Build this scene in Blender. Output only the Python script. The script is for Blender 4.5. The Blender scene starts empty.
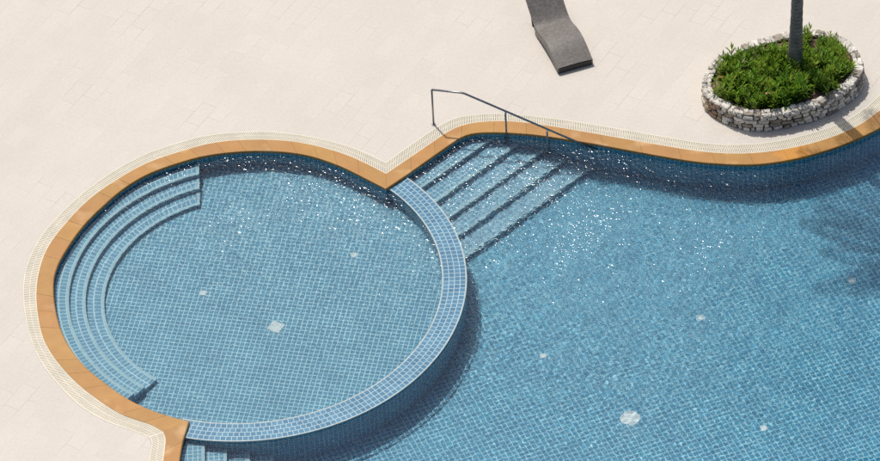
import bpy, bmesh, math, random
import numpy as np
from mathutils import Vector, Matrix
from mathutils.geometry import tessellate_polygon

rnd = random.Random(11)
sc = bpy.context.scene
sc.render.engine = 'CYCLES'
COL = sc.collection
PI = math.pi

# ------------------------------------------------------------------ survey
# the photo's camera; used to turn traced outlines into metres on their own level
PITCH, ROLL, DIST, SCALE = math.radians(43.25), math.radians(3.25), 110.0, 50.0
FWD = np.array([0, math.cos(PITCH), -math.sin(PITCH)])
_r = np.array([1.0, 0, 0]); _u = np.cross(_r, FWD)
RIGHT = _r * math.cos(ROLL) - _u * math.sin(ROLL)
UP = _r * math.sin(ROLL) + _u * math.cos(ROLL)
CAM = -FWD * DIST
FPX = SCALE * DIST
ZW = -0.085            # water level
def ray(p):
    d = FWD + (p[0] - 440) / FPX * RIGHT - (p[1] - 230.5) / FPX * UP
    return d / np.linalg.norm(d)
def G(p, z=0.0):       # outline point on level z, in metres
    d = ray(p); q = CAM + d * (z - CAM[2]) / d[2]
    return (float(q[0]), float(q[1]))
def UW(p, z):          # the same for a point seen through the water
    d = ray(p); h = CAM + d * (ZW - CAM[2]) / d[2]
    s = d / 1.33; s[2] = -math.sqrt(1 - s[0] ** 2 - s[1] ** 2)
    q = h + s * (z - ZW) / s[2]
    return (float(q[0]), float(q[1]))

# ------------------------------------------------------------------ materials
def new_mat(name):
    m = bpy.data.materials.new(name); m.use_nodes = True
    nt = m.node_tree
    return m, nt, nt.nodes['Principled BSDF']
def N(nt, kind, **kw):
    n = nt.nodes.new(kind)
    for k, v in kw.items():
        if hasattr(n, k): setattr(n, k, v)
        else: n.inputs[k.replace('_', ' ')].default_value = v
    return n
def ramp(nt, stops, src=None):
    n = nt.nodes.new('ShaderNodeValToRGB'); e = n.color_ramp.elements
    while len(e) < len(stops): e.new(0.5)
    for el, (p, c) in zip(e, stops):
        el.position = p; el.color = (*c, 1) if len(c) == 3 else c
    if src is not None: nt.links.new(src, n.inputs[0])
    return n
def mixc(nt, a, b, fac, mode='MIX'):
    n = nt.nodes.new('ShaderNodeMix'); n.data_type = 'RGBA'; n.blend_type = mode
    for s, v in ((n.inputs[6], a), (n.inputs[7], b), (n.inputs[0], fac)):
        if hasattr(v, 'is_output'): nt.links.new(v, s)
        elif isinstance(v, (int, float)): s.default_value = v
        else: s.default_value = (*v, 1)
    return n.outputs[2]
def bump(nt, bsdf, height, strength=0.3, dist=0.01):
    b = nt.nodes.new('ShaderNodeBump'); b.inputs['Strength'].default_value = strength
    b.inputs['Distance'].default_value = dist
    nt.links.new(height, b.inputs['Height']); nt.links.new(b.outputs[0], bsdf.inputs['Normal'])
def objco(nt):
    return nt.nodes.new('ShaderNodeTexCoord').outputs['Object']
def plain(name, c, rough=0.6, metal=0.0, var=0.0, scale=8.0):
    m, nt, b = new_mat(name)
    b.inputs['Roughness'].default_value = rough; b.inputs['Metallic'].default_value = metal
    if var:
        n = N(nt, 'ShaderNodeTexNoise', Scale=scale, Detail=5.0); nt.links.new(objco(nt), n.inputs['Vector'])
        r = ramp(nt, [(0.3, tuple(x * (1 - var) for x in c)), (0.7, tuple(min(1, x * (1 + var)) for x in c))], n.outputs['Fac'])
        nt.links.new(r.outputs[0], b.inputs['Base Color'])
    else: b.inputs['Base Color'].default_value = (*c, 1)
    return m

def tile_mat(name, c1, c2, grout, size=0.1, mortar=0.008, rot=0.0, rough=0.35):
    m, nt, b = new_mat(name)
    uv = nt.nodes.new('ShaderNodeUVMap'); uv.uv_map = 'UVMap'
    mp = nt.nodes.new('ShaderNodeMapping'); mp.inputs['Rotation'].default_value = (0, 0, rot)
    nt.links.new(uv.outputs[0], mp.inputs['Vector'])
    br = nt.nodes.new('ShaderNodeTexBrick'); br.offset = 0.0; br.squash = 1.0
    br.inputs['Scale'].default_value = 1.0
    br.inputs['Brick Width'].default_value = size; br.inputs['Row Height'].default_value = size
    br.inputs['Mortar Size'].default_value = mortar; br.inputs['Mortar Smooth'].default_value = 0.15
    br.inputs['Color1'].default_value = (*c1, 1); br.inputs['Color2'].default_value = (*c2, 1)
    br.inputs['Mortar'].default_value = (*grout, 1)
    nt.links.new(mp.outputs[0], br.inputs['Vector'])
    n = N(nt, 'ShaderNodeTexNoise', Scale=1.3, Detail=4.0); nt.links.new(uv.outputs[0], n.inputs['Vector'])
    r = ramp(nt, [(0.3, (0.82, 0.86, 0.88)), (0.7, (1.1, 1.08, 1.05))], n.outputs['Fac'])
    c = mixc(nt, br.outputs['Color'], r.outputs[0], 1.0, 'MULTIPLY')
    nt.links.new(c, b.inputs['Base Color'])
    b.inputs['Roughness'].default_value = rough
    return m

# deck paving: large pale slabs, faint joints
def deck_mat():
    m, nt, b = new_mat('pale_paving')
    co = objco(nt)
    mp = nt.nodes.new('ShaderNodeMapping'); mp.inputs['Rotation'].default_value = (0, 0, math.radians(-57))
    nt.links.new(co, mp.inputs['Vector'])
    def brick(w, h, mort, off, seed):
        br = nt.nodes.new('ShaderNodeTexBrick'); br.offset = off; br.squash = 1.0
        br.inputs['Scale'].default_value = 1.0
        br.inputs['Brick Width'].default_value = w; br.inputs['Row Height'].default_value = h
        br.inputs['Mortar Size'].default_value = mort; br.inputs['Mortar Smooth'].default_value = 0.3
        nt.links.new(mp.outputs[0], br.inputs['Vector']); return br
    br = brick(0.66, 0.33, 0.0035, 0.5, 0)
    br.inputs['Color1'].default_value = (0.578, 0.538, 0.474, 1); br.inputs['Color2'].default_value = (0.598, 0.557, 0.493, 1)
    br.inputs['Mortar'].default_value = (0.578, 0.538, 0.473, 1)
    # joints show only here and there
    n1 = N(nt, 'ShaderNodeTexNoise', Scale=0.9, Detail=3.0); nt.links.new(co, n1.inputs['Vector'])
    jf = ramp(nt, [(0.50, (0, 0, 0)), (0.66, (1, 1, 1))], n1.outputs['Fac'])
    jm = nt.nodes.new('ShaderNodeMath'); jm.operation = 'MULTIPLY'
    nt.links.new(br.outputs['Fac'], jm.inputs[0]); nt.links.new(jf.outputs[0], jm.inputs[1])
    n2 = N(nt, 'ShaderNodeTexNoise', Scale=0.45, Detail=6.0, Roughness=0.65); nt.links.new(co, n2.inputs['Vector'])
    r2 = ramp(nt, [(0.3, (0.95, 0.945, 0.94)), (0.7, (1.03, 1.03, 1.04))], n2.outputs['Fac'])
    n3 = N(nt, 'ShaderNodeTexNoise', Scale=14.0, Detail=6.0); nt.links.new(co, n3.inputs['Vector'])
    r3 = ramp(nt, [(0.3, (0.965, 0.96, 0.95)), (0.7, (1.02, 1.02, 1.02))], n3.outputs['Fac'])
    c = mixc(nt, br.outputs['Color'], r2.outputs[0], 1.0, 'MULTIPLY')
    c = mixc(nt, c, r3.outputs[0], 1.0, 'MULTIPLY')
    c = mixc(nt, c, (0.32, 0.275, 0.225), jm.outputs[0])
    nt.links.new(c, b.inputs['Base Color'])
    b.inputs['Roughness'].default_value = 0.75
    bump(nt, b, n3.outputs['Fac'], 0.12, 0.004)
    return m

def coping_mat():
    m, nt, b = new_mat('orange_sandstone')
    co = objco(nt)
    at = nt.nodes.new('ShaderNodeAttribute'); at.attribute_name = 'tint'
    n = N(nt, 'ShaderNodeTexNoise', Scale=2.2, Detail=6.0, Roughness=0.6); nt.links.new(co, n.inputs['Vector'])
    r = ramp(nt, [(0.28, (0.36, 0.168, 0.029)), (0.52, (0.40, 0.195, 0.038)), (0.76, (0.445, 0.228, 0.054))], n.outputs['Fac'])
    c = mixc(nt, r.outputs[0], at.outputs['Color'], 1.0, 'MULTIPLY')
    # pale worn patches on the near left run of stones
    n2 = N(nt, 'ShaderNodeTexNoise', Scale=1.6, Detail=2.0); 
    mp = nt.nodes.new('ShaderNodeMapping'); mp.inputs['Location'].default_value = (3.1, 1.7, 0); nt.links.new(co, mp.inputs['Vector'])
    nt.links.new(mp.outputs[0], n2.inputs['Vector'])
    f = ramp(nt, [(0.58, (0, 0, 0)), (0.72, (0.38, 0.38, 0.38))], n2.outputs['Fac'])
    c = mixc(nt, c, (0.70, 0.47, 0.24), f.outputs[0])
    # wet patch with a shape of its own
    wx, wy = G((793, 155))
    ge = nt.nodes.new('ShaderNodeVectorMath'); ge.operation = 'DISTANCE'
    n4 = N(nt, 'ShaderNodeTexNoise', Scale=5.0, Detail=3.0); nt.links.new(co, n4.inputs['Vector'])
    ad = nt.nodes.new('ShaderNodeMix'); ad.data_type = 'RGBA'; ad.blend_type = 'LINEAR_LIGHT'; ad.inputs[0].default_value = 0.25
    nt.links.new(co, ad.inputs[6]); nt.links.new(n4.outputs['Color'], ad.inputs[7])
    nt.links.new(ad.outputs[2], ge.inputs[0]); ge.inputs[1].default_value = (wx, wy, 0)
    wf = ramp(nt, [(0.28, (1, 1, 1)), (0.36, (0, 0, 0))], ge.outputs['Value'])
    c = mixc(nt, c, (0.52, 0.22, 0.02), wf.outputs[0])
    nt.links.new(c, b.inputs['Base Color'])
    b.inputs['Roughness'].default_value = 0.55
    n3 = N(nt, 'ShaderNodeTexNoise', Scale=30.0, Detail=5.0); nt.links.new(co, n3.inputs['Vector'])
    bump(nt, b, n3.outputs['Fac'], 0.25, 0.004)
    return m

def stone_mat():
    m, nt, b = new_mat('pale_rubble_stone')
    co = objco(nt)
    at = nt.nodes.new('ShaderNodeAttribute'); at.attribute_name = 'tint'
    n = N(nt, 'ShaderNodeTexNoise', Scale=9.0, Detail=8.0, Roughness=0.7); nt.links.new(co, n.inputs['Vector'])
    r = ramp(nt, [(0.32, (0.30, 0.275, 0.235)), (0.5, (0.63, 0.60, 0.545)), (0.7, (0.82, 0.80, 0.75))], n.outputs['Fac'])
    c = mixc(nt, r.outputs[0], at.outputs['Color'], 1.0, 'MULTIPLY')
    nt.links.new(c, b.inputs['Base Color']); b.inputs['Roughness'].default_value = 0.85
    bump(nt, b, n.outputs['Fac'], 0.6, 0.02)
    return m

def leaf_mat(name, a, bcol):
    m, nt, b = new_mat(name)
    at = nt.nodes.new('ShaderNodeAttribute'); at.attribute_name = 'tint'
    oi = nt.nodes.new('ShaderNodeObjectInfo')
    c = mixc(nt, a, bcol, oi.outputs['Random'])
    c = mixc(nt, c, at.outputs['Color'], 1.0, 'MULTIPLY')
    nt.links.new(c, b.inputs['Base Color'])
    b.inputs['Roughness'].default_value = 0.42
    b.inputs['Subsurface Weight'].default_value = 0.0
    tr = nt.nodes.new('ShaderNodeBsdfTranslucent'); nt.links.new(c, tr.inputs['Color'])
    mx = nt.nodes.new('ShaderNodeMixShader'); mx.inputs[0].default_value = 0.3
    nt.links.new(b.outputs[0], mx.inputs[1]); nt.links.new(tr.outputs[0], mx.inputs[2])
    nt.links.new(mx.outputs[0], nt.nodes['Material Output'].inputs['Surface'])
    return m

def water_mat():
    m = bpy.data.materials.new('pool_water'); m.use_nodes = True
    nt = m.node_tree; nt.nodes.clear()
    rf = N(nt, 'ShaderNodeBsdfRefraction', IOR=1.33, Roughness=0.0); rf.inputs['Color'].default_value = (0.86, 0.97, 1.0, 1)
    gl = N(nt, 'ShaderNodeBsdfGlossy', Roughness=0.125); gl.inputs['Color'].default_value = (1, 1, 1, 1)
    # capillary ripples too small for the mesh: they break the mirror image and the sun's glints
    co = objco(nt)
    n1 = N(nt, 'ShaderNodeTexNoise', Scale=11.5, Detail=2.0, Roughness=0.55); nt.links.new(co, n1.inputs['Vector'])
    n2 = N(nt, 'ShaderNodeTexNoise', Scale=0.55, Detail=2.0); nt.links.new(co, n2.inputs['Vector'])
    gx = N(nt, 'ShaderNodeVectorMath', operation='DOT_PRODUCT'); nt.links.new(co, gx.inputs[0]); gx.inputs[1].default_value = (0.45, 1.0, 0.0)
    mr = N(nt, 'ShaderNodeMapRange'); mr.inputs['From Min'].default_value = -4.5; mr.inputs['From Max'].default_value = 1.9
    mr.inputs['To Min'].default_value = 0.22; mr.inputs['To Max'].default_value = 1.15; nt.links.new(gx.outputs['Value'], mr.inputs['Value'])
    r2 = N(nt, 'ShaderNodeMapRange'); r2.inputs['From Min'].default_value = 0.3; r2.inputs['From Max'].default_value = 0.7
    r2.inputs['To Min'].default_value = 0.5; r2.inputs['To Max'].default_value = 1.2; nt.links.new(n2.outputs['Fac'], r2.inputs['Value'])
    mu = N(nt, 'ShaderNodeMath', operation='MULTIPLY'); nt.links.new(mr.outputs[0], mu.inputs[0]); nt.links.new(r2.outputs[0], mu.inputs[1])
    bp = nt.nodes.new('ShaderNodeBump'); bp.inputs['Distance'].default_value = 0.0255
    nt.links.new(n1.outputs['Fac'], bp.inputs['Height']); # weaker ripples towards the right, for fewer glints and a deeper blue
    sx = N(nt, 'ShaderNodeSeparateXYZ'); nt.links.new(co, sx.inputs[0])
    rx = N(nt, 'ShaderNodeMapRange'); rx.inputs['From Min'].default_value = 3.0; rx.inputs['From Max'].default_value = 9.0
    rx.inputs['To Min'].default_value = 1.0; rx.inputs['To Max'].default_value = 0.3; nt.links.new(sx.outputs['X'], rx.inputs['Value'])
    m3 = N(nt, 'ShaderNodeMath', operation='MULTIPLY'); nt.links.new(mu.outputs[0], m3.inputs[0]); nt.links.new(rx.outputs[0], m3.inputs[1])
    nt.links.new(m3.outputs[0], bp.inputs['Strength'])
    nt.links.new(bp.outputs[0], gl.inputs['Normal'])
    b2 = nt.nodes.new('ShaderNodeBump'); b2.inputs['Distance'].default_value = 0.019
    nt.links.new(n1.outputs['Fac'], b2.inputs['Height']); nt.links.new(m3.outputs[0], b2.inputs['Strength'])
    nt.links.new(b2.outputs[0], rf.inputs['Normal'])
    fr = N(nt, 'ShaderNodeFresnel', IOR=1.33)
    mx = nt.nodes.new('ShaderNodeMixShader'); out = nt.nodes.new('ShaderNodeOutputMaterial')
    nt.links.new(fr.outputs[0], mx.inputs[0]); nt.links.new(rf.outputs[0], mx.inputs[1]); nt.links.new(gl.outputs[0], mx.inputs[2])
    tp = nt.nodes.new('ShaderNodeBsdfTransparent'); tp.inputs['Color'].default_value = (0.86, 0.97, 1.0, 1)
    m2 = nt.nodes.new('ShaderNodeMixShader'); m2.inputs[0].default_value = 0.05
    nt.links.new(mx.outputs[0], m2.inputs[1]); nt.links.new(tp.outputs[0], m2.inputs[2])
    nt.links.new(m2.outputs[0], out.inputs['Surface'])
    return m

def wicker_mat():
    m, nt, b = new_mat('grey_wicker')
    uv = nt.nodes.new('ShaderNodeUVMap'); uv.uv_map = 'UVMap'
    br = nt.nodes.new('ShaderNodeTexBrick'); br.offset = 0.5
    br.inputs['Scale'].default_value = 1.0; br.inputs['Brick Width'].default_value = 0.055; br.inputs['Row Height'].default_value = 0.022
    br.inputs['Mortar Size'].default_value = 0.003; br.inputs['Mortar Smooth'].default_value = 0.5
    br.inputs['Color1'].default_value = (0.165, 0.15, 0.135, 1); br.inputs['Color2'].default_value = (0.245, 0.225, 0.205, 1)
    br.inputs['Mortar'].default_value = (0.07, 0.062, 0.055, 1)
    nt.links.new(uv.outputs[0], br.inputs['Vector'])
    n = N(nt, 'ShaderNodeTexNoise', Scale=7.0, Detail=4.0); nt.links.new(uv.outputs[0], n.inputs['Vector'])
    r = ramp(nt, [(0.3, (0.98, 0.98, 0.98)), (0.7, (1.1, 1.09, 1.08))], n.outputs['Fac'])
    c = mixc(nt, br.outputs['Color'], r.outputs[0], 1.0, 'MULTIPLY')
    nt.links.new(c, b.inputs['Base Color']); b.inputs['Roughness'].default_value = 0.45
    inv = nt.nodes.new('ShaderNodeMath'); inv.operation = 'SUBTRACT'; inv.inputs[0].default_value = 1.0
    nt.links.new(br.outputs['Fac'], inv.inputs[1]); bump(nt, b, inv.outputs[0], 0.7, 0.004)
    return m

def bark_mat():
    m, nt, b = new_mat('grey_palm_bark')
    co = objco(nt)
    w = N(nt, 'ShaderNodeTexWave', Scale=3.2, Distortion=2.5, Detail=3.0); w.bands_direction = 'Z'
    nt.links.new(co, w.inputs['Vector'])
    n = N(nt, 'ShaderNodeTexNoise', Scale=9.0, Detail=6.0, Roughness=0.65)
    mp = nt.nodes.new('ShaderNodeMapping'); mp.inputs['Scale'].default_value = (1, 1, 0.35); nt.links.new(co, mp.inputs['Vector'])
    nt.links.new(mp.outputs[0], n.inputs['Vector'])
    r = ramp(nt, [(0.3, (0.10, 0.095, 0.088)), (0.55, (0.19, 0.18, 0.165)), (0.75, (0.30, 0.285, 0.26))], n.outputs['Fac'])
    r2 = ramp(nt, [(0.0, (0.70, 0.70, 0.70)), (0.35, (1, 1, 1))], w.outputs['Fac'])
    c = mixc(nt, r.outputs[0], r2.outputs[0], 1.0, 'MULTIPLY')
    nt.links.new(c, b.inputs['Base Color']); b.inputs['Roughness'].default_value = 0.9
    bump(nt, b, n.outputs['Fac'], 0.7, 0.02)
    return m

TILE1, TILE2, GROUT = (0.035, 0.235, 0.37), (0.08, 0.315, 0.46), (0.58, 0.77, 0.82)
M = dict(
    deck=deck_mat(), coping=coping_mat(), stone=stone_mat(), water=water_mat(), wicker=wicker_mat(), bark=bark_mat(),
    cream=plain('cream_grating', (0.66, 0.61, 0.485), 0.55, var=0.07, scale=3.0),
    channel=plain('channel_concrete', (0.33, 0.30, 0.24), 0.9, var=0.2),
    floor_child=tile_mat('wading_floor_tile', TILE1, TILE2, GROUT, 0.1, 0.0085, math.radians(-77)),
    floor_main=tile_mat('pool_floor_tile', (0.006, 0.215, 0.375), (0.03, 0.295, 0.46), (0.44, 0.71, 0.79), 0.106, 0.0085, math.radians(-20)),
    wall=tile_mat('shaded_wall_tile', (0.045, 0.215, 0.33), (0.09, 0.285, 0.41), (0.58, 0.75, 0.80), 0.1, 0.005),  # wall shade put into the tile colour: darker than the floor, thinner grout
    ring=tile_mat('rim_tile', (0.03, 0.15, 0.265), (0.065, 0.22, 0.345), (0.40, 0.52, 0.55), 0.109, 0.007),
    tread=tile_mat('tread_tile', (0.095, 0.30, 0.445), (0.155, 0.385, 0.53), (0.66, 0.80, 0.84), 0.1, 0.009),
    nosing=plain('pale_nosing_tile', (0.44, 0.60, 0.64), 0.4, var=0.12, scale=9.0),
    edge=plain('white_edge_tile', (0.37, 0.43, 0.43), 0.5, var=0.2),
    white=plain('white_drain_plastic', (0.88, 0.87, 0.84), 0.5, var=0.05),
    steel=plain('brushed_steel', (0.30, 0.30, 0.31), 0.32, 0.85, var=0.1, scale=20.0),
    dark=plain('dark_resin', (0.025, 0.023, 0.022), 0.5),
    soil=plain('dry_soil', (0.20, 0.125, 0.085), 0.95, var=0.45, scale=9.0),
    mortar=plain('dark_mortar', (0.055, 0.048, 0.04), 0.95, var=0.3),
    leaf=leaf_mat('shrub_leaf', (0.15, 0.29, 0.018), (0.30, 0.42, 0.045)),
    frond=leaf_mat('palm_frond', (0.04, 0.10, 0.018), (0.05, 0.12, 0.02)),
    deadleaf=leaf_mat('dry_leaf', (0.5, 0.2, 0.05), (0.5, 0.2, 0.05)),
)

# ------------------------------------------------------------------ mesh helper
class MB:
    def __init__(s): s.v, s.f, s.uv, s.t, s.mi = [], [], [], [], []
    def face(s, pts, uvs=None, tint=(1, 1, 1), mi=0):
        b = len(s.v); s.v += [tuple(p) for p in pts]; s.f.append(tuple(range(b, b + len(pts))))
        s.uv += list(uvs) if uvs else [(p[0], p[1]) for p in pts]
        s.t += [tint] * len(pts); s.mi.append(mi)
    def loft(s, rings, closed_ring=True, caps=True, tint=(1, 1, 1), mi=0):
        # rings of equal vertex count joined in sequence
        b = len(s.v); n = len(rings[0])
        for r in rings: s.v += [tuple(p) for p in r]
        fs = []
        for i in range(len(rings) - 1):
            for j in range(n if closed_ring else n - 1):
                k = (j + 1) % n
                fs.append((b + i * n + j, b + i * n + k, b + (i + 1) * n + k, b + (i + 1) * n + j))
        if caps:
            fs.append(tuple(b + j for j in range(n - 1, -1, -1)))
            fs.append(tuple(b + (len(rings) - 1) * n + j for j in range(n)))
        for f in fs:
            s.f.append(f); s.mi.append(mi)
            s.uv += [(s.v[i][0], s.v[i][1]) for i in f]; s.t += [tint] * len(f)
    def tube(s, pts, rad, seg=8, tint=(1, 1, 1), mi=0):
        pts = [Vector(p) for p in pts]; rings = []
        rads = rad if isinstance(rad, (list, tuple)) else [rad] * len(pts)
        for i, p in enumerate(pts):
            d = (pts[min(i + 1, len(pts) - 1)] - pts[max(i - 1, 0)]).normalized()
            a = d.orthogonal().normalized() if i == 0 else (a - d * a.dot(d)).normalized()
            c = d.cross(a)
            rings.append([p + (a * math.cos(2 * PI * j / seg) + c * math.sin(2 * PI * j / seg)) * rads[i] for j in range(seg)])
        s.loft(rings, tint=tint, mi=mi)
    def box(s, c, sx, sy, sz, rz=0.0, tint=(1, 1, 1), mi=0):
        m = Matrix.Rotation(rz, 3, 'Z'); c = Vector(c)
        q = [[c + m @ Vector((x * sx / 2, y * sy / 2, z * sz / 2)) for x, y in ((-1, -1), (1, -1), (1, 1), (-1, 1))] for z in (-1, 1)]
        s.loft(q, tint=tint, mi=mi)
    def build(s, name, mats, parent=None, smooth=False, recalc=False):
        me = bpy.data.meshes.new(name); me.from_pydata(s.v, [], s.f)
        if not isinstance(mats, (list, tuple)): mats = [mats]
        for m in mats: me.materials.append(m)
        l = me.uv_layers.new(name='UVMap'); l.data.foreach_set('uv', np.array(s.uv, np.float32).ravel())
        a = me.color_attributes.new('tint', 'FLOAT_COLOR', 'CORNER')
        a.data.foreach_set('color', np.c_[np.array(s.t, np.float32), np.ones(len(s.t), np.float32)].ravel())
        me.polygons.foreach_set('material_index', s.mi)
        if smooth: me.polygons.foreach_set('use_smooth', [True] * len(me.polygons))
        if recalc:
            bm = bmesh.new(); bm.from_mesh(me); bmesh.ops.recalc_face_normals(bm, faces=bm.faces); bm.to_mesh(me); bm.free()
        me.update()
        o = bpy.data.objects.new(name, me); COL.objects.link(o)
        if parent: o.parent = parent
        return o

def tag(o, label=None, cat=None, group=None, kind=None):
    if label: o['label'] = label
    if cat: o['category'] = cat
    if group: o['group'] = group
    if kind: o['kind'] = kind
    return o
def empty(name, loc=(0, 0, 0), rz=0.0):
    o = bpy.data.objects.new(name, None); o.location = loc; o.rotation_euler = (0, 0, rz)
    o.empty_display_size = 0.2; COL.objects.link(o); return o
def wet(*obs):                     # lies under water: light reaches it through the ripples
    for o in obs: o.cycles.is_caustics_receiver = True

# ------------------------------------------------------------------ outlines
def resample(P, n):
    P = np.array(P, float); d = np.r_[0, np.cumsum(np.hypot(*np.diff(P, axis=0).T))]
    t = np.linspace(0, d[-1], n)
    return np.c_[np.interp(t, d, P[:, 0]), np.interp(t, d, P[:, 1])]
def length(P): return float(np.hypot(*np.diff(np.array(P), axis=0).T).sum())
def smooth_curve(px, z=0.0, sigma=0.16, step=0.03, keep=()):
    P = np.array([G(p, z) for p in px]); 
    # centripetal Catmull-Rom through the traced points
    Q = np.vstack([2 * P[0] - P[1], P, 2 * P[-1] - P[-2]]); out = []
    for i in range(1, len(Q) - 2):
        p0, p1, p2, p3 = Q[i - 1:i + 3]
        t0 = 0; t1 = t0 + np.hypot(*(p1 - p0)) ** .5; t2 = t1 + np.hypot(*(p2 - p1)) ** .5; t3 = t2 + np.hypot(*(p3 - p2)) ** .5
        for t in np.linspace(t1, t2, 24, endpoint=False):
            a1 = (t1 - t) / (t1 - t0) * p0 + (t - t0) / (t1 - t0) * p1
            a2 = (t2 - t) / (t2 - t1) * p1 + (t - t1) / (t2 - t1) * p2
            a3 = (t3 - t) / (t3 - t2) * p2 + (t - t2) / (t3 - t2) * p3
            b1 = (t2 - t) / (t2 - t0) * a1 + (t - t0) / (t2 - t0) * a2
            b2 = (t3 - t) / (t3 - t1) * a2 + (t - t1) / (t3 - t1) * a3
            out.append((t2 - t) / (t2 - t1) * b1 + (t - t1) / (t2 - t1) * b2)
    out.append(P[-1]); L = length(out); n = max(8, int(L / step)); R = resample(out, n)
    k = int(3 * sigma / step); w = np.exp(-0.5 * (np.arange(-k, k + 1) * step / sigma) ** 2); w /= w.sum()
    pad = np.vstack([2 * R[0] - R[k:0:-1], R, 2 * R[-1] - R[-2:-k - 2:-1]])
    S = np.c_[np.convolve(pad[:, 0], w, 'valid'), np.convolve(pad[:, 1], w, 'valid')]
    S[0], S[-1] = R[0], R[-1]
    return S

A_in = [(189.5,421.3),(176.4,418.2),(152.8,410.8),(129.2,399.8),(100.3,379.3),(82,363.6),(65.5,340),(56.9,315.9),(53.6,289.9),(55.8,270.4),(73,240),(85,224.6),(102.4,207.2),(124,188.8),(150,173.6),(180,163),(200,157.3),(234.5,152.4),(261.8,151.3),(289,152.7),(311,156.5),(340,166.3),(356,174),(386,189.3)]
A_mid = [(163.3,431.8),(150,424),(124,416),(95,397.7),(74.1,380.7),(55.7,359.7),(43.8,340),(38.8,320),(36.3,294.2),(39.3,270.4),(48.2,246.5),(69.9,219),(91.5,197.5),(121.9,176.9),(150,162),(180,152),(200,146),(225.5,141.4),(261.8,140),(289,141.3),(316.4,146.2),(340,153),(356,159),(386,174.1)]
A_out = [(148.5,437),(134.4,431.3),(105.6,421.3),(79.3,405.6),(55.7,382),(40,361),(30.8,340),(24.4,313.7),(22.6,289.9),(25.4,268.2),(38.5,239.5),(59,214.8),(85,191),(117.6,168.2),(150,152),(180,142),(201.8,136.2),(234.5,132.4),(268,131.6),(298,134.5),(325.5,139.6),(345,145),(363.4,151.5),(386,162.3)]
B_in = [(386,189.3),(406.7,175.5),(435,155.7),(454,142.4),(463,136.2),(472,133.6),(484,132.8),(496.4,132.7),(532.7,135),(569,140.2),(594.5,144.3),(620,149),(636,152),(672.7,158.6),(700,162.6),(736,165),(760,164.7),(780,162.2),(805,157),(837.7,147.3),(870,133.8),(882,127.6),(905,113),(930,92),(950,66),(965,35)]
B_mid = [(386,174.1),(417.6,152.8),(440,137.4),(450,130.6),(461,125.8),(472,123.2),(484,121.8),(500,121.3),(514.5,121.8),(551,126.6),(587,132.6),(620,138.3),(636,141.2),(672.7,147.6),(709,152.7),(736,154),(760,153),(783,150),(805,145.3),(826.8,139.2),(859.4,125.6),(880,110.6),(903,93),(922,74),(938,52),(950,25)]
B_out = [(386,162.3),(406.7,147.3),(432.7,129.6),(443.6,122.4),(456.6,117.2),(471,114.8),(484,113.8),(500,113.4),(523.6,115),(569,120.4),(605,126.2),(636,131.6),(672.7,138),(700,142.6),(727,144.5),(752,143.8),(776,141.2),(800,136),(826,128.5),(848.5,119),(868,105.5),(880,94),(898,78),(914,58),(926,38),(936,14)]
C_in = [(189.5,421.3),(183,442.3),(179.8,461),(175,500),(172,560)]
C_mid = [(163.3,431.8),(165.6,438),(165.4,444),(163.3,461),(158,500),(155,560)]
C_out = [(148.5,437),(151,440.5),(151.3,445),(148,461),(142,500),(139,560)]

RA = [smooth_curve(c, s) for c, s in ((A_in, 0.0), (A_mid, 0.0), (A_out, 0.0))]
RB = [smooth_curve(c) for c in (B_in, B_mid, B_out)]
RC = [smooth_curve(c, sigma=0.05) for c in (C_in, C_mid, C_out)]
CX, CY, RAD_IN, RAD_OUT = -3.866, -1.198, 3.862, 4.343

def shift(P, d):       # sideways offset, left of travel positive
    P = np.array(P); t = np.gradient(P, axis=0); t /= np.hypot(*t.T)[:, None]
    return P + np.c_[-t[:, 1], t[:, 0]] * d

# ------------------------------------------------------------------ setting: deck
XE, YE = 11.6, -11.0
endB, endC = RB[2][-1], RC[2][-1]
hole = [tuple(p) for p in resample(RA[2], 220)] + [tuple(p) for p in resample(RB[2], 160)[1:]]
hole += [(XE, endB[1] + .4), (XE, YE), (endC[0] - .1, YE)] + [tuple(p) for p in RC[2][::-1][:-1:4]]
BIG = 70
outer = [(-BIG, -BIG), (BIG, -BIG), (BIG, BIG), (-BIG, BIG)]
va = [Vector((x, y, 0)) for x, y in outer]; vb = [Vector((x, y, 0)) for x, y in hole]
tris = tessellate_polygon([va, vb]); allv = va + vb
me = bpy.data.meshes.new('deck')
fx = []
for t in tris:
    a, b_, c = (allv[i] for i in t)
    fx.append(t if (b_ - a).cross(c - a).z > 0 else t[::-1])
me.from_pydata([tuple(v) for v in allv], [], fx); me.materials.append(M['deck'])
deck = bpy.data.objects.new('deck', me); COL.objects.link(deck); tag(deck, kind='structure')

# ------------------------------------------------------------------ coping stones
def coping_run(mb, inn, mid, stone=0.56, seed=1):
    r = random.Random(seed); L = length(mid); t = 0.0; nfull = 600
    I, Md = resample(inn, nfull), resample(mid, nfull)
    def at(P, s):
        x = min(max(s / L, 0), 1) * (nfull - 1); i = min(int(x), nfull - 2); f = x - i
        return P[i] * (1 - f) + P[i + 1] * f
    cuts = [0.0]
    while cuts[-1] < L - 0.8: cuts.append(cuts[-1] + stone * r.uniform(0.85, 1.15))
    cuts.append(L)
    prof = [(0.0, -0.045), (0.0, 0.010), (0.03, 0.014), (0.93, 0.014), (0.975, 0.009), (1.0, -0.006), (1.0, -0.045)]
    for a, b in zip(cuts, cuts[1:]):
        h = r.uniform(-0.002, 0.002); v = r.uniform(0.93, 1.05); tint = (v, v * r.uniform(0.95, 1.04), v * r.uniform(0.86, 1.1))
        rings = []
        for s in np.linspace(a + 0.002, b - 0.002, 7):
            m, i = at(Md, s), at(I, s)
            rings.append([(*(m * (1 - q) + i * q), z + h * (z > 0)) for q, z in prof])
        mb.loft(rings, tint=tint)
cop = MB()
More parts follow.
